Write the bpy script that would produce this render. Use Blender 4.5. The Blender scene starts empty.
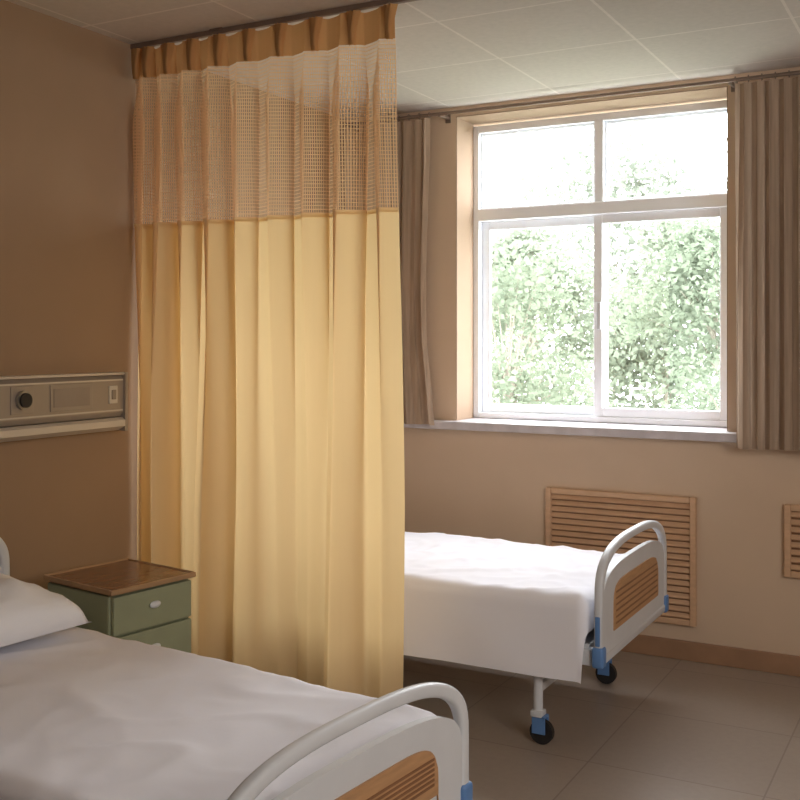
import bpy, bmesh, math, random
from mathutils import Vector, Matrix, noise
random.seed(7)
scene = bpy.context.scene
COL = scene.collection
OFF = Vector((0,0,0))
PI = math.pi

# ------------------------------------------------------------------ materials
def lin(c):
    out=[]
    for v in c:
        v=v/255.0
        out.append(v/12.92 if v<=0.04045 else ((v+0.055)/1.055)**2.4)
    return (out[0],out[1],out[2],1.0)
def newmat(name):
    m=bpy.data.materials.new(name); m.use_nodes=True
    nt=m.node_tree
    for n in list(nt.nodes): nt.nodes.remove(n)
    out=nt.nodes.new('ShaderNodeOutputMaterial')
    return m,nt,out
def noisecol(nt,rgb,var,scale,coord='Object',stretch=None):
    tc=nt.nodes.new('ShaderNodeTexCoord')
    mp=nt.nodes.new('ShaderNodeMapping')
    if stretch: mp.inputs['Scale'].default_value=stretch
    nt.links.new(tc.outputs[coord],mp.inputs[0])
    nz=nt.nodes.new('ShaderNodeTexNoise'); nz.inputs['Scale'].default_value=scale; nz.inputs['Detail'].default_value=4
    nt.links.new(mp.outputs[0],nz.inputs['Vector'])
    cr=nt.nodes.new('ShaderNodeValToRGB')
    c=lin(rgb)
    cr.color_ramp.elements[0].position=.3; cr.color_ramp.elements[1].position=.7
    cr.color_ramp.elements[0].color=tuple(max(0,x*(1-var)) for x in c[:3])+(1,)
    cr.color_ramp.elements[1].color=tuple(min(1,x*(1+var)) for x in c[:3])+(1,)
    nt.links.new(nz.outputs[0],cr.inputs[0])
    return cr.outputs[0],nz.outputs[0]
def mat(name,rgb,rough=.6,var=.08,scale=8,bump=0,metal=0,stretch=None,spec=.5):
    m,nt,out=newmat(name)
    col,fac=noisecol(nt,rgb,var,scale,stretch=stretch)
    b=nt.nodes.new('ShaderNodeBsdfPrincipled')
    nt.links.new(col,b.inputs['Base Color'])
    b.inputs['Roughness'].default_value=rough; b.inputs['Metallic'].default_value=metal
    b.inputs['Specular IOR Level'].default_value=spec
    if bump:
        bp=nt.nodes.new('ShaderNodeBump'); bp.inputs['Strength'].default_value=bump; bp.inputs['Distance'].default_value=.01
        nt.links.new(fac,bp.inputs['Height']); nt.links.new(bp.outputs[0],b.inputs['Normal'])
    nt.links.new(b.outputs[0],out.inputs[0])
    return m
def cloth_mat(name,rgb,trans=.35,var=.08,scale=30,stretch=(1,1,.05),trgb=None):
    m,nt,out=newmat(name)
    col,fac=noisecol(nt,rgb,var,scale,stretch=stretch)
    d=nt.nodes.new('ShaderNodeBsdfDiffuse'); t=nt.nodes.new('ShaderNodeBsdfTranslucent')
    nt.links.new(col,d.inputs[0])
    if trgb: t.inputs[0].default_value=lin(trgb)
    else: nt.links.new(col,t.inputs[0])
    mx=nt.nodes.new('ShaderNodeMixShader'); mx.inputs[0].default_value=trans
    nt.links.new(d.outputs[0],mx.inputs[1]); nt.links.new(t.outputs[0],mx.inputs[2])
    nt.links.new(mx.outputs[0],out.inputs[0])
    return m
def net_mat(name,rgb):
    m,nt,out=newmat(name)
    d=nt.nodes.new('ShaderNodeBsdfDiffuse'); t=nt.nodes.new('ShaderNodeBsdfTranslucent')
    d.inputs[0].default_value=lin(rgb); t.inputs[0].default_value=lin(rgb)
    mx=nt.nodes.new('ShaderNodeMixShader'); mx.inputs[0].default_value=.45
    nt.links.new(d.outputs[0],mx.inputs[1]); nt.links.new(t.outputs[0],mx.inputs[2])
    uv=nt.nodes.new('ShaderNodeUVMap'); sp=nt.nodes.new('ShaderNodeSeparateXYZ')
    nt.links.new(uv.outputs[0],sp.inputs[0])
    def thr(sock,k,w):
        a=nt.nodes.new('ShaderNodeMath'); a.operation='MULTIPLY'; a.inputs[1].default_value=k; nt.links.new(sock,a.inputs[0])
        f=nt.nodes.new('ShaderNodeMath'); f.operation='FRACT'; nt.links.new(a.outputs[0],f.inputs[0])
        l=nt.nodes.new('ShaderNodeMath'); l.operation='LESS_THAN'; l.inputs[1].default_value=w; nt.links.new(f.outputs[0],l.inputs[0])
        return l.outputs[0]
    a=thr(sp.outputs[0],1/.0046,.44); b=thr(sp.outputs[1],1/.0135,.24)
    mxm=nt.nodes.new('ShaderNodeMath'); mxm.operation='MAXIMUM'
    nt.links.new(a,mxm.inputs[0]); nt.links.new(b,mxm.inputs[1])
    tr=nt.nodes.new('ShaderNodeBsdfTransparent')
    fin=nt.nodes.new('ShaderNodeMixShader')
    nt.links.new(mxm.outputs[0],fin.inputs[0]); nt.links.new(tr.outputs[0],fin.inputs[1]); nt.links.new(mx.outputs[0],fin.inputs[2])
    nt.links.new(fin.outputs[0],out.inputs[0])
    return m
def tile_mat(name,rgb,line,size,mortar,rough=.7,var=.03,sp=.3):
    m,nt,out=newmat(name)
    tc=nt.nodes.new('ShaderNodeTexCoord')
    br=nt.nodes.new('ShaderNodeTexBrick'); br.offset=0; br.squash=1
    br.inputs['Scale'].default_value=1; br.inputs['Brick Width'].default_value=size; br.inputs['Row Height'].default_value=size
    br.inputs['Mortar Size'].default_value=mortar; br.inputs['Mortar Smooth'].default_value=.1
    c=lin(rgb)
    br.inputs['Color1'].default_value=tuple(x*(1-var) for x in c[:3])+(1,)
    br.inputs['Color2'].default_value=tuple(min(1,x*(1+var)) for x in c[:3])+(1,)
    br.inputs['Mortar'].default_value=lin(line)
    nt.links.new(tc.outputs['Object'],br.inputs['Vector'])
    nz=nt.nodes.new('ShaderNodeTexNoise'); nz.inputs['Scale'].default_value=40; nz.inputs['Detail'].default_value=5
    nt.links.new(tc.outputs['Object'],nz.inputs['Vector'])
    mp=nt.nodes.new('ShaderNodeMapRange'); mp.inputs['To Min'].default_value=.9; mp.inputs['To Max'].default_value=1.08
    nt.links.new(nz.outputs[0],mp.inputs[0])
    mul=nt.nodes.new('ShaderNodeMix'); mul.data_type='RGBA'; mul.blend_type='MULTIPLY'; mul.inputs[0].default_value=1
    nt.links.new(br.outputs['Color'],mul.inputs[6]); nt.links.new(mp.outputs[0],mul.inputs[7])
    b=nt.nodes.new('ShaderNodeBsdfPrincipled'); b.inputs['Roughness'].default_value=rough; b.inputs['Specular IOR Level'].default_value=sp
    nt.links.new(mul.outputs[2],b.inputs['Base Color']); nt.links.new(b.outputs[0],out.inputs[0])
    return m
def glass_mat(name):
    m,nt,out=newmat(name)
    tr=nt.nodes.new('ShaderNodeBsdfTransparent'); gl=nt.nodes.new('ShaderNodeBsdfGlossy'); gl.inputs['Roughness'].default_value=.03
    mx=nt.nodes.new('ShaderNodeMixShader'); mx.inputs[0].default_value=.05
    nz=nt.nodes.new('ShaderNodeTexNoise'); nz.inputs['Scale'].default_value=2
    mp=nt.nodes.new('ShaderNodeMapRange'); mp.inputs['To Min'].default_value=.03; mp.inputs['To Max'].default_value=.07
    nt.links.new(nz.outputs[0],mp.inputs[0]); nt.links.new(mp.outputs[0],mx.inputs[0])
    nt.links.new(tr.outputs[0],mx.inputs[1]); nt.links.new(gl.outputs[0],mx.inputs[2]); nt.links.new(mx.outputs[0],out.inputs[0])
    return m

M=dict(
 wall=mat('beige_paint',(212,188,163),.85,.03,3,spec=.2),
 reveal=mat('reveal_shade_tone',(160,136,114),.85,.03,3,spec=.2),  # wall paint with shade mixed in, toning down the skylit recess
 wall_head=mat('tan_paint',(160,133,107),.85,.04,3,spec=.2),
 ceil=tile_mat('ceiling_tiles',(208,199,190),(226,217,208),.6,.006,.9),
 floor=tile_mat('floor_tiles',(160,147,135),(136,123,112),.6,.003,.3,.05,.5),
 base=mat('brown_skirting',(160,124,96),.5,.08,10),
 groove=mat('brown_groove',(140,98,66),.5,.08,10),
 white=mat('white_window_frame',(246,249,255),.4,.02,5),
 marble=mat('grey_marble_sill',(204,198,202),.3,.12,14),
 glass=glass_mat('window_glass'),
 gold=cloth_mat('gold_curtain_cloth',(234,209,166),.52,.03,30,trgb=(242,210,152)),
 band=cloth_mat('gold_heading_cloth',(206,156,104),.25,.05,30),
 net=net_mat('beige_curtain_net',(232,194,150)),
 wcurt=cloth_mat('brown_weave_curtain',(180,158,138),.18,.14,60),
 metal=mat('brushed_steel',(150,146,142),.35,.05,20,metal=.8),
 dmetal=mat('dark_track_metal',(140,122,110),.4,.08,20,metal=.5),
 sheet=mat('white_cotton',(248,247,255),.9,.015,6,spec=.1,bump=.05),
 pillow=mat('white_pillow_cotton',(247,248,255),.9,.015,6,spec=.1,bump=.05),
 mattress=mat('blue_grey_mattress',(130,150,175),.8,.06,12),
 plastic=mat('grey_white_plastic',(216,219,224),.4,.03,8),
 wood=mat('tan_wood_laminate',(190,146,104),.45,.1,12,stretch=(1,1,8)),
 grille=mat('tan_wood_grille',(210,172,138),.5,.08,10,stretch=(1,6,6)),
 dark=mat('brown_recess',(150,112,84),.8,.1,10),
 blue=mat('blue_plastic',(96,136,190),.4,.05,8),
 black=mat('black_rubber',(36,34,34),.6,.1,10),
 green=mat('green_painted_cabinet',(150,156,128),.5,.05,6),
 ctop=mat('brown_wood_top',(130,94,70),.2,.15,10,stretch=(8,1,1)),
 edge=mat('pale_wood_edge',(168,134,100),.4,.08,10),
 unit=mat('grey_beige_wall_unit',(160,148,136),.4,.05,6,metal=.2),
 unitl=mat('pale_unit_rail',(204,196,186),.35,.04,6,metal=.2),
 unitd=mat('brown_unit_plate',(150,137,125),.45,.06,8),
 bark=mat('tree_bark',(120,114,102),.9,.25,12),
 ground=mat('grey_green_ground',(130,140,120),.9,.2,2),
)
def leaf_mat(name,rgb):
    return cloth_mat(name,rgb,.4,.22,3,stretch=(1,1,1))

# ------------------------------------------------------------------ mesh helpers
def merge(bm,t):
    me=bpy.data.meshes.new('tmp'); t.to_mesh(me); t.free(); bm.from_mesh(me); bpy.data.meshes.remove(me)
def box(bm,a,b,bev=0,seg=2,rot=None):
    x0,y0,z0=a; x1,y1,z1=b
    t=bmesh.new()
    bmesh.ops.create_cube(t,size=1)
    c=Vector(((x0+x1)/2,(y0+y1)/2,(z0+z1)/2))
    for v in t.verts:
        v.co=Vector((v.co.x*(x1-x0),v.co.y*(y1-y0),v.co.z*(z1-z0)))
    if bev: bmesh.ops.bevel(t,geom=list(t.edges),offset=bev,segments=seg,affect='EDGES',profile=.5)
    for v in t.verts:
        if rot: v.co=rot@v.co
        v.co+=c
    merge(bm,t)
def tube(bm,pts,r,n=10,closed=False):
    pts=[Vector(p) for p in pts]; rings=[]
    N=len(pts)
    up=None
    for i,p in enumerate(pts):
        if closed: d=(pts[(i+1)%N]-pts[i-1])
        else: d=(pts[min(i+1,N-1)]-pts[max(i-1,0)])
        d.normalize()
        if up is None:
            up=Vector((0,0,1)) if abs(d.z)<.9 else Vector((1,0,0))
        s=d.cross(up); s.normalize(); u2=s.cross(d); u2.normalize(); up=u2
        rr=r[i] if isinstance(r,(list,tuple)) else r
        rings.append([bm.verts.new(p+s*rr*math.cos(2*PI*k/n)+u2*rr*math.sin(2*PI*k/n)) for k in range(n)])
    for i in range(N if closed else N-1):
        a=rings[i]; b=rings[(i+1)%N]
        for k in range(n): bm.faces.new((a[k],a[(k+1)%n],b[(k+1)%n],b[k]))
    if not closed:
        bm.faces.new(rings[0][::-1]); bm.faces.new(rings[-1])
def cyl(bm,p0,p1,r,n=20): tube(bm,[p0,p1],r,n)
def prism_yz(bm,pts,x0,x1,bev=0):
    t=bmesh.new()
    a=[t.verts.new((x0,y,z)) for y,z in pts]; b=[t.verts.new((x1,y,z)) for y,z in pts]
    t.faces.new(a[::-1]); t.faces.new(b); n=len(pts)
    for k in range(n): t.faces.new((a[k],a[(k+1)%n],b[(k+1)%n],b[k]))
    if bev: bmesh.ops.bevel(t,geom=list(t.edges),offset=bev,segments=2,affect='EDGES',profile=.5)
    merge(bm,t)
def ring_yz(bm,outer,inner,x0,x1,bev):
    """closed moulded hoop: rounded rectangular section between two outlines"""
    n=len(outer); rows=[]
    for (yo,zo),(yi,zi) in zip(outer,inner):
        ln=math.hypot(yi-yo,zi-zo) or 1; uy,uz=(yi-yo)/ln,(zi-zo)/ln
        sec=[(x0,bev,0),(x0+bev*.3,bev*.3,0),(x0+bev,0,0),(x1-bev,0,0),(x1-bev*.3,bev*.3,0),(x1,bev,0),
             (x1,ln-bev,0),(x1-bev*.3,ln-bev*.3,0),(x1-bev,ln,0),(x0+bev,ln,0),(x0+bev*.3,ln-bev*.3,0),(x0,ln-bev,0)]
        rows.append([bm.verts.new((x,yo+uy*d,zo+uz*d)) for x,d,_ in sec])
    for i in range(n):
        a=rows[i]; b=rows[(i+1)%n]
        for k in range(12): bm.faces.new((a[k],a[(k+1)%12],b[(k+1)%12],b[k]))
def prism_xz(bm,pts,y0,y1):
    t=bmesh.new()
    a=[t.verts.new((x,y0,z)) for x,z in pts]; b=[t.verts.new((x,y1,z)) for x,z in pts]
    t.faces.new(a[::-1]); t.faces.new(b); n=len(pts)
    for k in range(n): t.faces.new((a[k],a[(k+1)%n],b[(k+1)%n],b[k]))
    merge(bm,t)
def obj(name,bm,m,parent=None,smooth=False):
    bmesh.ops.recalc_face_normals(bm,faces=list(bm.faces))
    if OFF.length: 
        for v in bm.verts: v.co-=OFF
    me=bpy.data.meshes.new(name); bm.to_mesh(me); bm.free()
    me.materials.append(m)
    if smooth:
        for p in me.polygons: p.use_smooth=True
    o=bpy.data.objects.new(name,me); COL.objects.link(o)
    if parent: o.parent=parent
    return o
def autosmooth(o,deg=40):
    me=o.data
    for p in me.polygons: p.use_smooth=True
    try: me.set_sharp_from_angle(angle=math.radians(deg))
    except Exception: pass
    return o
def tag(o,label,cat,group=None,kind=None):
    if label: o['label']=label
    if cat: o['category']=cat
    if group: o['group']=group
    if kind: o['kind']=kind
    return o
def thing(name,label,cat,loc=(0,0,0),rz=0,group=None):
    o=bpy.data.objects.new(name,None); COL.objects.link(o); o.empty_display_size=.1
    o.location=loc; o.rotation_euler=(0,0,rz)
    return tag(o,label,cat,group)
def struct(name,bm,m,parent=None,label=None,cat=None):
    o=obj(name,bm,m,parent)
    if not parent: tag(o,label,cat,None,'structure')
    return o

XH=-3.05; YW=4.97; ZC=2.72; XR=2.4; YB=-2.2
OX0,OX1,OZ0,OZ1=-2.375,-.99,1.05,2.67
# ------------------------------------------------------------------ room shell
b=bmesh.new(); box(b,(XH-.2,YB-.2,-.1),(XR+.2,YW+.3,0)); struct('floor',b,M['floor'],label='beige tiled hospital room floor',cat='floor')
b=bmesh.new(); box(b,(XH-.2,YB-.2,ZC),(XR+.2,YW+.3,ZC+.1)); struct('ceiling',b,M['ceil'],label='white suspended ceiling of square tiles',cat='ceiling')
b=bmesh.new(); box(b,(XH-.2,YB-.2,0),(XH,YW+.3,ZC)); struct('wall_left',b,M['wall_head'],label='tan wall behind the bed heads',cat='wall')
b=bmesh.new()
box(b,(XH,YW,0),(OX0,YW+.3,ZC)); box(b,(OX1,YW,0),(XR,YW+.3,ZC))
box(b,(OX0,YW,0),(OX1,YW+.3,OZ0)); box(b,(OX0,YW,OZ1),(OX1,YW+.3,ZC))
struct('wall_far',b,M['wall'],label='beige wall with the deep window recess',cat='wall')
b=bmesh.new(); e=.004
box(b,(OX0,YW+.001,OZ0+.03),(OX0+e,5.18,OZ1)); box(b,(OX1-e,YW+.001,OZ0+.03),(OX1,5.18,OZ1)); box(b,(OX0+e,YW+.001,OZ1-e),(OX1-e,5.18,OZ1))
struct('reveal_shade_lining_1',b,M['reveal'],label='added lining of the window recess, darkened against the sky light',cat='window reveal')  # added lining; its darker colour stands in for weaker sky light
b=bmesh.new(); box(b,(XR,YB-.2,0),(XR+.2,YW+.3,ZC)); struct('wall_right',b,M['wall'],label='beige wall opposite the bed heads',cat='wall')
b=bmesh.new(); box(b,(XH,YB-.2,0),(XR,YB,ZC)); struct('wall_back',b,M['wall'],label='beige wall behind the viewer',cat='wall')
b=bmesh.new(); box(b,(XH+.001,YW-.018,0),(XR,YW,.09),.004); struct('baseboard_far',b,M['base'],label='brown skirting below the window wall',cat='baseboard')
b=bmesh.new(); box(b,(XH,YB,0),(XH+.018,YW-.02,.09),.004); struct('baseboard_left',b,M['base'],label='brown skirting along the bed head wall',cat='baseboard')

# ------------------------------------------------------------------ window
W=bpy.data.objects.new('window_1',None); COL.objects.link(W); tag(W,'large white framed window with two lower sashes and two top lights','window',None,'structure')
W.location=(-1.69,5.21,1.05); OFF=Vector(W.location)
fy0,fy1=5.18,5.26; zb,zt=1.08,2.655; zm=2.17; xm=-1.672
b=bmesh.new(); fw=.035
box(b,(OX0,fy0,zb),(OX0+fw,fy1,zt),.004); box(b,(OX1-fw,fy0,zb),(OX1,fy1,zt),.004)
box(b,(OX0+fw,fy0,zb),(OX1-fw,fy1,zb+.03),.004); box(b,(OX0+fw,fy0,zt-.04),(OX1-fw,fy1,zt),.004)
box(b,(OX0+fw,fy0-.008,zm-.03),(OX1-fw,fy1,zm+.035),.004)
box(b,(xm-.024,fy0,zm+.03),(xm+.024,fy1,zt-.03),.004)
struct('window_frame',b,M['white'],W)
def sash(x0,x1,z0,z1,y0,y1,w,handle=None,nm='sash'):
    b=bmesh.new()
    box(b,(x0,y0,z0),(x0+w,y1,z1),.004); box(b,(x1-w,y0,z0),(x1,y1,z1),.004)
    box(b,(x0+w,y0,z0),(x1-w,y1,z0+w),.004); box(b,(x0+w,y0,z1-w),(x1-w,y1,z1),.004)
    s=struct(nm,b,M['white'],W)
    b=bmesh.new(); box(b,(x0+w-.003,(y0+y1)/2-.003,z0+w-.003),(x1-w+.003,(y0+y1)/2+.003,z1-w+.003))
    struct('pane',b,M['glass'],s)
    if handle:
        b=bmesh.new(); hx=handle; zc=(z0+z1)/2
        box(b,(hx-.011,y0-.012,zc-.07),(hx+.011,y0,zc+.07),.004); struct('handle',b,M['plastic'],s)
sash(OX0+fw,xm+.03,zb+.03,zm-.03,5.225,5.25,.046)
sash(xm-.03,OX1-fw,zb+.03,zm-.03,5.19,5.22,.046,handle=xm)
sash(OX0+fw,xm-.024,zm+.035,zt-.04,5.205,5.235,.014,nm='top_light')
sash(xm+.024,OX1-fw,zm+.035,zt-.04,5.205,5.235,.014,nm='top_light')
b=bmesh.new(); 
box(b,(XH+.01,YW-.07,1.035),(-.72,YW,1.078),.006); box(b,(OX0,YW-.01,1.05),(OX1,5.27,1.078))
struct('window_sill',b,M['marble'],W)
OFF=Vector((0,0,0))

# ------------------------------------------------------------------ curtains
def cloth(x0,x1,y,z0,z1,nf,amp,seed,nz=24,per=22,ampf=None,topf=None,botf=None,xf=None,mrg=1.0,zm0=2.3):
    """pleated cloth strip; same seed/nf => strips line up"""
    rnd=random.Random(seed)
    ph=[rnd.uniform(-.5,.5) for _ in range(nf+2)]; am=[rnd.uniform(.65,1.25) for _ in range(nf+2)]
    N=nf*per
    bm=bmesh.new(); uvl=bm.loops.layers.uv.new('UVMap')
    grid=[]
    for j in range(nz+1):
        row=[]
        tz=j/nz; z=z0+(z1-z0)*tz
        for i in range(N+1):
            s=i/N; f=s*nf; k=int(min(f,nf-1e-6)); fr=f-k
            fs=fr*fr*(3-2*fr)
            a=am[k]*(1-fs)+am[k+1]*fs; p=ph[k]*(1-fs)+ph[k+1]*fs
            A=amp*a*(ampf(z,s) if ampf else 1)
            w=2*PI*f+p*.5+.12*math.sin(z*1.7+s*7)
            # lower down neighbouring pleats merge into broader, irregular folds
            t=min(1,max(0,(zm0-z)/1.4))*mrg
            n1=noise.noise(Vector((s*6.5,z*.2,seed)))
            n2=noise.noise(Vector((s*12,z*.22,seed+4)))
            yy=y+A*math.sin(w)*(1-.5*t)+amp*t*(3.2*n1+2.1*n2)
            xx=x0+(x1-x0)*s+.5*A*math.sin(2*w+.6)*(1-.75*t)+amp*.5*t*noise.noise(Vector((s*9+3,z*.3,seed+9)))*math.sin(PI*s)
            if xf: xx=xf(xx,s,z)
            zz=z
            if j==nz and topf: zz+=topf(s,f)
            if j==0 and botf: zz+=botf(s,f)
            row.append((bm.verts.new((xx,yy,zz)),s*(x1-x0)*1.8,zz))
        grid.append(row)
    for j in range(nz):
        for i in range(N):
            q=(grid[j][i],grid[j][i+1],grid[j+1][i+1],grid[j+1][i])
            fc=bm.faces.new([a[0] for a in q])
            for l,a in zip(fc.loops,q): l[uvl].uv=(a[1],a[2])
    return bm
CX0,CX1,CY=-3.035,-1.812,3.28
T=thing('privacy_curtain','floor length gold privacy curtain with a pale net top, drawn between the two beds','curtain',(-2.42,CY,0)); OFF=Vector(T.location)
NF=9
GP=1.25
def gather(s): return s**GP
def gx(xx,s,z): return xx+(CX1-CX0)*(gather(s)-s)
def af(z,s):
    return (.34+.72*min(1,max(0,(2.62-z)/.22)))*(1.3-.3*s)
def sag(s,f): return -.005*(1-math.cos(2*PI*f))/2
kw=dict(nf=NF,amp=.043,seed=5,ampf=af,xf=gx,mrg=.95)
obj('cloth_panel',cloth(CX0,CX1,CY,.2,1.965,nz=40,**kw),M['gold'],T,True)
obj('net_panel',cloth(CX0,CX1,CY,1.965,2.575,nz=18,**kw),M['net'],T,True)
obj('heading_band',cloth(CX0,CX1,CY-.002,2.575,2.694,nz=4,topf=sag,**kw),M['band'],T,True)
b=cloth(CX0,CX1,CY-.003,1.957,1.972,nz=1,**kw); obj('seam_tape',b,M['gold'],T,True)
for k in range(NF+1):
    x=CX0+(CX1-CX0)*gather(k/NF)
    b=bmesh.new()
    tube(b,[(x,CY,2.696),(x,CY-.006,2.692),(x,CY-.014,2.685),(x,CY-.012,2.67),(x,CY-.004,2.662)],.003,6)
    obj('glider_hook',b,M['metal'],T)
for k in range(NF+1):
    x=min(CX1-.014,max(CX0+.022,CX0+(CX1-CX0)*gather(k/NF))); b=bmesh.new()
    prof=[(-.030,.004),(-.018,-.006),(-.012,-.026),(-.004,-.006),(0,-.030),(.004,-.006),(.012,-.026),(.018,-.006),(.030,.004)]
    rows=[]
    for z,sc,dp in ((2.57,.5,.6),(2.60,.42,.9),(2.625,.5,.95),(2.66,.85,.85),(2.694,1.15,.65)):
        rows.append([b.verts.new((x+px*sc,CY-.012+py*dp,z)) for px,py in prof])
    for r0,r1 in zip(rows,rows[1:]):
        for i in range(len(prof)-1): b.faces.new((r0[i],r0[i+1],r1[i+1],r1[i]))
    obj('pinch_pleat',b,M['band'],T,True)
OFF=Vector((0,0,0))
b=bmesh.new(); box(b,(XH,CY-.011,2.700),(-.75,CY+.011,2.72),.002)
for sx in (-2.6,-1.6): box(b,(sx-.03,CY-.02,2.714),(sx+.03,CY+.02,2.72),.001)
tag(obj('curtain_track',b,M['dmetal']),'slim metal ceiling track carrying the gold privacy curtain','curtain track')

def wcurtain(x0,x1,seed,label,zb0,nf,xf=None):
    T=thing('window_curtain',label,'curtain',((x0+x1)/2,4.86,0),group='brown window curtains')
    global OFF; OFF=Vector(T.location)
    a=lambda z,s:.7+.3*max(0,(2.6-z)/1.6)
    k=dict(ampf=a,xf=xf,mrg=.65,zm0=2.6,per=20)
    obj('cloth_panel',cloth(x0,x1,4.86,zb0,2.56,nf,.028,seed,nz=24,**k),M['wcurt'],T,True)
    obj('heading_band',cloth(x0,x1,4.86,2.56,2.65,nf,.028,seed,nz=3,**k),M['wcurt'],T,True)
    for k in range(nf+1):
        x=x0+(x1-x0)*k/nf; b=bmesh.new()
        ring=[(x,4.86+.014*math.cos(t*PI/6),2.668+.014*math.sin(t*PI/6)) for t in range(12)]
        tube(b,ring,.002,6,True); tube(b,[(x,4.86,2.654),(x,4.86,2.64)],.002,6)
        obj('ring',b,M['dmetal'],T)
    OFF=Vector((0,0,0)); return T
wcurtain(-2.9,-2.475,11,'brown woven window curtain bunched left of the window, partly behind the gold curtain',1.06,7,lambda x,s,z:x+(.08*max(0,(1.5-z))-.015*max(0,1-abs(z-1.8)/.6))*s)
wcurtain(-.935,-.42,14,'brown woven window curtain bunched right of the window, cut by the photo edge',1.015,9)
T=thing('curtain_rod','long dark curtain rod above the window just under the ceiling','curtain rod',(-1.6,4.86,2.668)); OFF=Vector(T.location)
b=bmesh.new(); cyl(b,(-3.0,4.86,2.668),(.1,4.86,2.668),.009,12); autosmooth(obj('rod',b,M['dmetal'],T))
for x in (-2.97,-2.42,-.96,.05):
    b=bmesh.new(); box(b,(x-.008,4.862,2.656),(x+.008,YW,2.672),.002); box(b,(x-.015,YW-.006,2.64),(x+.015,YW,2.69),.002); obj('bracket',b,M['dmetal'],T)
OFF=Vector((0,0,0))

# ------------------------------------------------------------------ radiator grilles
def grille(x0,x1,z0,z1,label):
    T=thing('radiator_grille',label,'grille',((x0+x1)/2,YW,z0),group='wooden louvre grilles below the window'); global OFF; OFF=Vector(T.location)
    y0=YW-.028; fw=.028
    b=bmesh.new()
    box(b,(x0,y0,z0),(x0+fw,YW,z1),.004); box(b,(x1-fw,y0,z0),(x1,YW,z1),.004)
    box(b,(x0+fw,y0,z0),(x1-fw,YW,z0+fw),.004); box(b,(x0+fw,y0,z1-fw),(x1-fw,YW,z1),.004)
    obj('frame',b,M['grille'],T)
    b=bmesh.new(); box(b,(x0+fw,YW-.004,z0+fw),(x1-fw,YW-.001,z1-fw)); obj('backing',b,M['dark'],T)
    b=bmesh.new(); n=int((z1-z0-2*fw)/.030); st=(z1-z0-2*fw)/n
    R=Matrix.Rotation(math.radians(48),3,'X')
    for k in range(n):
        zc=z0+fw+(k+.5)*st
        box(b,(x0+fw,YW-.026,zc-.004),(x1-fw,YW-.002,zc+.004),rot=R)
    obj('louvre_panel',b,M['grille'],T)
    OFF=Vector((0,0,0))
grille(-1.87,-1.13,.165,.765,'tan wooden louvre grille on the wall behind the far bed footboard')
grille(-.74,-.0,.44,.765,'shallow tan louvre grille below the right window curtain, cut by the photo edge')

# ------------------------------------------------------------------ wall unit at bed head
T=thing('bedhead_unit','long grey beige wall unit with round gas outlet above the near bed head','wall unit',(XH,2.1,1.14)); OFF=Vector(T.location)
ya,yb=.9,3.15
b=bmesh.new(); prism_xz(b,[(XH,1.195),(XH+.06,1.195),(XH+.075,1.215),(XH+.075,1.345),(XH+.06,1.362),(XH,1.362)],ya,yb); obj('body',b,M['unit'],T)
b=bmesh.new(); prism_xz(b,[(XH,1.362),(XH+.08,1.362),(XH+.082,1.366),(XH+.08,1.371),(XH,1.371)],ya,yb+.005); obj('top_trim',b,M['unitl'],T)
b=bmesh.new(); prism_xz(b,[(XH,1.14),(XH+.05,1.14),(XH+.085,1.158),(XH+.085,1.182),(XH+.07,1.192),(XH,1.192)],ya,yb+.005); obj('handrail',b,M['unitl'],T)
b=bmesh.new(); prism_xz(b,[(XH,1.138),(XH+.085,1.138),(XH+.087,1.372),(XH,1.372)],yb,yb+.015); obj('end_cap',b,M['unit'],T)
xs=XH+.075
def plate(y0,y1,z0,z1,m='unitd',nm='plate'):
    b=bmesh.new(); box(b,(xs-.002,y0,z0),(xs+.004,y1,z1),.002); return obj(nm,b,M[m],T)
def outlet(yc):
    p=plate(yc-.05,yc+.05,1.235,1.335,'unit','gas_outlet')
    b=bmesh.new(); cyl(b,(xs+.004,yc,1.285),(xs+.018,yc,1.285),.034,24); autosmooth(obj('valve_ring',b,M['metal'],p))
    b=bmesh.new(); cyl(b,(xs+.014,yc,1.285),(xs+.026,yc,1.285),.026,24); autosmooth(obj('valve',b,M['black'],p))
outlet(2.64); outlet(2.36)
p=plate(2.77,2.98,1.235,1.335,'unit','cover_plate')
b=bmesh.new(); box(b,(xs+.003,2.785,1.25),(xs+.006,2.965,1.32),.001); obj('recess_panel',b,M['unitd'],p)
p=plate(3.07,3.115,1.25,1.32,'unitl','switch_plate')
b=bmesh.new(); box(b,(xs+.003,3.081,1.266),(xs+.009,3.104,1.304),.003); obj('rocker',b,M['unitd'],p)
for z in (1.222,1.342):
    b=bmesh.new(); box(b,(xs-.001,ya+.01,z-.003),(xs+.003,yb-.005,z+.003),.001); obj('thin_rail',b,M['unitl'],T)
OFF=Vector((0,0,0))

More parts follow.
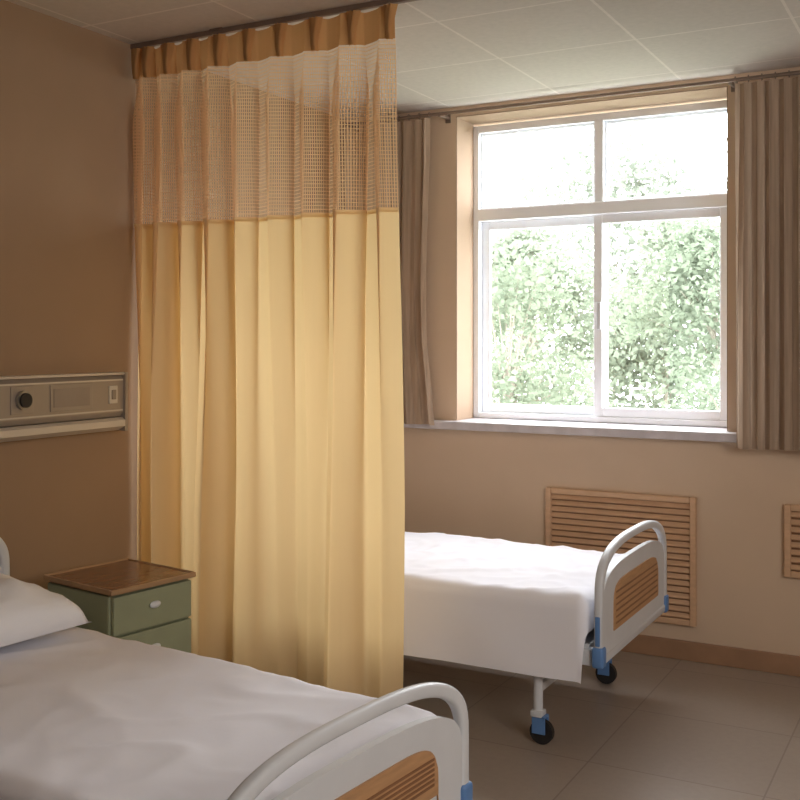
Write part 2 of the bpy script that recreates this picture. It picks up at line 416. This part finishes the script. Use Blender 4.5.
# ------------------------------------------------------------------ beds
L=1.84; Wd=.92; INS=.25
def arch(hw,z0,zs,zt,n=28,e=2.6):
    pts=[(-hw,z0)]
    for k in range(n+1):
        a=PI-PI*k/n
        c,s=math.cos(a),math.sin(a)
        y=hw*(abs(c)**(2/e))*(1 if c>=0 else -1); z=zs+(zt-zs)*(abs(s)**(2/e))
        pts.append((y,z))
    pts.append((hw,z0)); return pts
def board(root,name,x,zt):
    zs=zt-.19; hw=Wd/2-.004
    b=bmesh.new()
    ring_yz(b,arch(hw,.335,zs,zt,36,2.9),arch(hw-.034,.37,zs-.008,zt-.032,36,2.9),x-.015,x+.015,.009)
    o=autosmooth(obj(name,b,M['plastic'],root),50)
    b=bmesh.new(); prism_yz(b,arch(hw-.028,.36,zs-.05,zt-.09,e=3.4),x-.011,x+.011,.004); obj('infill',b,M['plastic'],o)
    b=bmesh.new(); prism_yz(b,arch(hw-.15,.43,zs-.13,zt-.155,e=6),x-.016,x+.016,.004); obj('wood_panel',b,M['wood'],o)
    b=bmesh.new()
    n=6
    for k in range(n):
        z=.455+k*(zt-.195-.455)/(n-1)
        for sx in (-1,1): box(b,(x+sx*.0165-.001,-hw+.17,z-.003),(x+sx*.0165+.001,hw-.17,z+.003))
    obj('groove_strips',b,M['groove'],o)
    for s in (-1,1):
        b=bmesh.new(); box(b,(x-.022,s*(hw-.016)-.024,.33),(x+.022,s*(hw-.016)+.024,.405),.011,3); autosmooth(obj('bumper',b,M['blue'],o))
        b=bmesh.new(); box(b,(x-.009,s*(hw+.002)-.004,.41),(x+.009,s*(hw+.002)+.004,zs-.06),.003,2); autosmooth(obj('edge_trim',b,M['blue'],o))
    return o
def make_bed(label,loc,rz=0,zf=.765):
    T=thing('hospital_bed',label,'bed',loc,rz,group='hospital beds')
    board(T,'footboard',L/2,zf); board(T,'headboard',-L/2,.90)
    b=bmesh.new()
    for s in (-1,1): box(b,(-L/2+.03,s*.42-.02,.33),(L/2-.03,s*.42+.02,.39),.006)
    for x in (-.67,-.27,.27,.67): box(b,(x-.02,-.41,.335),(x+.02,.41,.375),.004)
    obj('frame',b,M['plastic'],T)
    b=bmesh.new(); box(b,(-L/2+.04,-.43,.385),(L/2-.04,.43,.405),.004); obj('deck',b,M['plastic'],T)
    for sx in (-1,1):
        for sy in (-1,1):
            x=sx*(L/2-INS); y=sy*.39
            b=bmesh.new(); tube(b,[(x,y,.335),(x,y,.11)],.018,12); box(b,(x-.024,y-.024,.10),(x+.024,y+.024,.125),.006)
            lg=autosmooth(obj('leg',b,M['plastic'],T))
            b=bmesh.new(); tube(b,[(x+.015,y-.012,.045),(x+.015,y+.012,.045)],.045,24)
            autosmooth(obj('castor',b,M['black'],lg))
            b=bmesh.new()
            for s in (-1,1): box(b,(x-.018,y+s*.019-.003,.04),(x+.034,y+s*.019+.003,.105),.002)
            box(b,(x-.018,y-.022,.098),(x+.034,y+.022,.107),.002)
            obj('castor_fork',b,M['blue'],lg)
    for sx in (-1,1):
        b=bmesh.new(); box(b,(sx*(L/2-INS)-.015,-.39,.19),(sx*(L/2-INS)+.015,.39,.22),.005)
        obj('cross_brace',b,M['plastic'],T)
    return T
FB=(-2.09,4.07,0,0,'far',3); NB=(-2.07,2.01,0,-math.radians(5.5),'near',8)
make_bed('far hospital bed beside the window wall with arched tan footboard and blue corners',FB[:3])
make_bed('near hospital bed in the foreground in front of the gold curtain',NB[:3],NB[3],.71)
def drape(x0,x1,y0,y1,zt,dy0,dy1,dx1,seed,wr=.008,dx0=0,fold=.02):
    r=.045; bm=bmesh.new(); st=.018
    na=int((x1-x0+dx0+dx1)/st); nb=int((y1-y0+dy0+dy1)/st); g=[]
    for i in range(na+1):
        row=[]; a=x0-dx0+(x1-x0+dx0+dx1)*i/na
        for j in range(nb+1):
            q=y0-dy0+(y1-y0+dy0+dy1)*j/nb
            ca=min(max(a,x0),x1); cq=min(max(q,y0),y1)
            ea,eq=a-ca,q-cq; d=(ea**4+eq**4)**.25; dh=math.hypot(ea,eq)
            nz=noise.noise(Vector((a*3+seed,q*3,0)))*wr*1.5
            c1=abs(noise.noise(Vector((a*4-q*2.4+seed,q*2.2+a,5)))); c2=abs(noise.noise(Vector((a*7+q*4,q*6-a*3,seed))))
            nz+=wr*1.1*max(0,1-c1*5)+wr*.5*max(0,1-c2*5)
            if d<1e-6: p=Vector((ca,cq,zt+nz)); 
            else:
                dr=Vector((ea,eq,0))/dh
                if d<r*PI/2: out=r*math.sin(d/r); dn=r*(1-math.cos(d/r))
                else:
                    dn=r+(d-r*PI/2); out=r+fold*min(1,(dn-r)/.2)*(math.sin((a+q)*13+seed)*.5+math.sin((a-q)*23)*.25)*.6
                    out=max(.02,out)
                p=Vector((ca,cq,zt+nz*max(0,1-d*6)))+dr*out; p.z-=dn
            row.append(bm.verts.new(p))
        g.append(row)
    for i in range(na):
        for j in range(nb): bm.faces.new((g[i][j],g[i+1][j],g[i+1][j+1],g[i][j+1]))
    return bm
for bx_,by_,_,rz,w,seed in (FB,NB):
    b=bmesh.new(); box(b,(-L/2+.045,-.40,.407),(L/2-.075,.40,.562),.03,4)
    o=tag(autosmooth(obj('mattress',b,M['mattress'])),'mattress under the white sheet of the %s bed'%w,'mattress','mattresses')
    o.location=(bx_,by_,0); o.rotation_euler=(0,0,rz)
    c=drape(-L/2+.05,L/2-.085,-.405,.405,.572,.33 if w=='far' else .2,.2,.15,seed,wr=.0075 if w=='far' else .005,fold=.012)
    o=tag(obj('bed_sheet',c,M['sheet'],None,True),'white cotton sheet draped over the far bed by the window' if w=='far' else 'white cotton sheet draped over the near bed below the pillow','bed sheet','white bed sheets')
    o.location=(bx_,by_,0); o.rotation_euler=(0,0,rz)
def pillow(cx,cy,cz,sx,sy,h,rz,label,rx=0):
    bm=bmesh.new(); n=30; top=[];bot=[]
    for i in range(n+1):
        rt=[];rb=[]
        for j in range(n+1):
            u=i/n*2-1;v=j/n*2-1
            e=(max(0,1-u**4)*max(0,1-v**4))**.45
            x=u*sx/2-u*.04*(1-v*v)*abs(u)*sx
            y=v*sy/2-v*.04*(1-u*u)*abs(v)*sy
            w=noise.noise(Vector((u*2.2,v*3,cx)))*.02+abs(noise.noise(Vector((u*5,v*5,1))))*.012
            rt.append(bm.verts.new((x,y,h*.62*e+w*e+.012)))
            rb.append(rt[-1] if (i in(0,n) or j in(0,n)) else bm.verts.new((x,y,-h*.10*e+.012)))
        top.append(rt);bot.append(rb)
    for i in range(n):
        for j in range(n):
            bm.faces.new((top[i][j],top[i+1][j],top[i+1][j+1],top[i][j+1]))
            q=(bot[i][j],bot[i][j+1],bot[i+1][j+1],bot[i+1][j])
            if len(set(q))==4:
                try: bm.faces.new(q)
                except ValueError: pass
    o=obj('pillow',bm,M['pillow'],None,True); o.location=(cx,cy,cz); o.rotation_euler=(0,rx,rz)
    return tag(o,label,'pillow')
pillow(-2.67,2.10,.625,.46,.68,.19,-.06,'plump white pillow at the head of the near bed',math.radians(5))

# ------------------------------------------------------------------ bedside cabinet
T=thing('bedside_cabinet','green bedside cabinet with brown wooden top between near bed and gold curtain','cabinet',(-2.63,2.77,0),math.radians(-9))
dx,dy=.182,.172; H=.68
b=bmesh.new(); box(b,(-dx,-dy,.06),(dx-.018,dy,H-.026),.006); obj('body',b,M['green'],T)
b=bmesh.new(); box(b,(-dx+.02,-dy+.02,0),(dx-.04,dy-.02,.06)); obj('plinth',b,M['black'],T)
b=bmesh.new(); box(b,(-dx-.008,-dy-.008,H-.020),(dx+.006,dy+.008,H-.004),.004); o=obj('cabinet_top',b,M['ctop'],T)
b=bmesh.new()
box(b,(-dx-.010,-dy-.010,H-.019),(-dx+.002,dy+.010,H+.002),.004); box(b,(dx,-dy-.010,H-.019),(dx+.009,dy+.010,H-.001),.004)
for s in (-1,1): box(b,(-dx,s*(dy+.005)-.005,H-.019),(dx,s*(dy+.005)+.005,H),.004)
obj('edge_trim',b,M['edge'],o)
def knob(par,z):
    b=bmesh.new(); tube(b,[(dx+.001,0,z),(dx+.008,0,z),(dx+.014,0,z)],[.014,.018,.012],16)
    for v in b.verts: v.co.y*=1.3; v.co.z=z+(v.co.z-z)*.7
    autosmooth(obj('handle',b,M['plastic'],par),60)
b=bmesh.new(); box(b,(dx-.018,-dy+.006,.525),(dx+.002,dy-.006,H-.028),.004); d=obj('drawer',b,M['green'],T); knob(d,.60)
b=bmesh.new(); box(b,(dx-.018,-dy+.006,.385),(dx+.002,dy-.006,.517),.004); d=obj('drawer',b,M['green'],T); knob(d,.455)
b=bmesh.new(); box(b,(dx-.018,-dy+.006,.07),(dx+.002,dy-.006,.377),.004); d=obj('door',b,M['green'],T); knob(d,.32)

# ------------------------------------------------------------------ outside
b=bmesh.new(); box(b,(-30,7,-4.2),(20,50,-4)); tag(obj('ground',b,M['ground']),'pale ground outside beneath the trees','ground',None,'structure')
def tree(x,y,zc,rx,rz,n,rgb,label,seed,ls=.075,ry=.9):
    rnd=random.Random(seed)
    T=thing('tree',label,'tree',(x,y,-4),group='leafy trees outside the window'); global OFF; OFF=Vector(T.location)
    b=bmesh.new()
    tube(b,[(x,y,-4),(x+.05,y,-2.5),(x-.05,y,-1),(x,y,zc),(x+.05,y,zc+rz*.7)],[.12,.08,.05,.03,.01],8)
    cl=[]
    for k in range(46):
        a=rnd.uniform(0,2*PI); rr=math.sqrt(rnd.random()); h=rnd.uniform(-.95,.95)
        s=max(.3,(1-abs(h)**3)**.5)
        c=Vector((x+rx*rr*s*math.cos(a),y+ry*rr*s*math.sin(a),zc+rz*h)); cl.append((c,rnd.uniform(.24,.44)*rx))
        st=Vector((x,y,min(c.z-.2,zc+rz*.3)-.3)); mid=(st+c)/2+Vector((0,0,.12))
        tube(b,[st,mid,c],[.014,.009,.003],5)
    obj('trunk',b,M['bark'],T)
    vs=[];fs=[]
    for k in range(n):
        c,r=rnd.choice(cl)
        g=lambda q:max(-1.6,min(1.6,rnd.gauss(0,q)/q))*q
        p=c+Vector((g(r*.6),g(min(r,.35)*.6),g(r*.6)))
        d=Vector((rnd.uniform(-1,1),rnd.uniform(-1,1),rnd.uniform(-1,.4))).normalized()
        s=d.cross(Vector((rnd.uniform(-1,1),rnd.uniform(-1,1),rnd.uniform(-1,1)))).normalized()
        l=ls*rnd.uniform(.6,1.3); i=len(vs)
        for q in (p,p+d*l*.45+s*l*.32,p+d*l,p+d*l*.45-s*l*.32): vs.append(q-OFF)
        fs.append((i,i+1,i+2,i+3))
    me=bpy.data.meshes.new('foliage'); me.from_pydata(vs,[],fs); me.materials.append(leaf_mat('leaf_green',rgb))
    o=bpy.data.objects.new('foliage',me); COL.objects.link(o); o.parent=T
    OFF=Vector((0,0,0))
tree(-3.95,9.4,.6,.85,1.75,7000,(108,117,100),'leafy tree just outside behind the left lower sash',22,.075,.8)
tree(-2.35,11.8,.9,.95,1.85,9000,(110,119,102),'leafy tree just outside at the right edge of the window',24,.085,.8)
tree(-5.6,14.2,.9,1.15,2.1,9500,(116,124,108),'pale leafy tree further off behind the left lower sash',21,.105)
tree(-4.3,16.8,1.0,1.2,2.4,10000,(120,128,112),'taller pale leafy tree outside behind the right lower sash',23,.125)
tree(-6.3,20.6,1.6,3.3,3.8,18000,(142,148,136),'palest and widest tree furthest away behind the others',26,.16,1.2)  # paler leaf colours further off have haze painted in

# ------------------------------------------------------------------ light
w=bpy.data.worlds.new('overcast_sky'); scene.world=w; w.use_nodes=True
nt=w.node_tree; bg=nt.nodes['Background']
tc=nt.nodes.new('ShaderNodeTexCoord'); nz=nt.nodes.new('ShaderNodeTexNoise'); nz.inputs['Scale'].default_value=3
cr=nt.nodes.new('ShaderNodeValToRGB'); cr.color_ramp.elements[0].color=(.87,.94,1,1); cr.color_ramp.elements[1].color=(.98,.99,1,1)
nt.links.new(tc.outputs['Generated'],nz.inputs[0]); nt.links.new(nz.outputs[0],cr.inputs[0]); nt.links.new(cr.outputs[0],bg.inputs[0])
bg.inputs[1].default_value=15.0
def area(name,loc,target,size,power,col,portal=False,sy=None):
    l=bpy.data.lights.new(name,'AREA'); l.energy=power; l.color=col; l.size=size
    if sy: l.shape='RECTANGLE'; l.size_y=sy
    o=bpy.data.objects.new(name,l); COL.objects.link(o); o.location=loc
    o.rotation_euler=(Vector(target)-Vector(loc)).to_track_quat('-Z','Y').to_euler()
    if portal: l.cycles.is_portal=True
    return o
area('window_portal',(-1.69,5.3,1.87),(-1.69,0,1.87),1.4,1,(1,1,1),True,1.6)
area('fill_light',(1.7,.8,2.3),(-1.0,4.0,1.0),1.4,58,(1,.95,.89))  # added unseen fill brightening the room, stands for no actual lamp

cam=bpy.data.cameras.new('camera'); co=bpy.data.objects.new('camera',cam); COL.objects.link(co)
cam.sensor_width=36; cam.lens=1050/800*36; cam.clip_start=.05; cam.shift_y=-.075
co.location=(0,0,1.5); co.rotation_euler=(math.radians(90),0,math.radians(28.6))
scene.camera=co
scene.view_settings.view_transform='Standard'
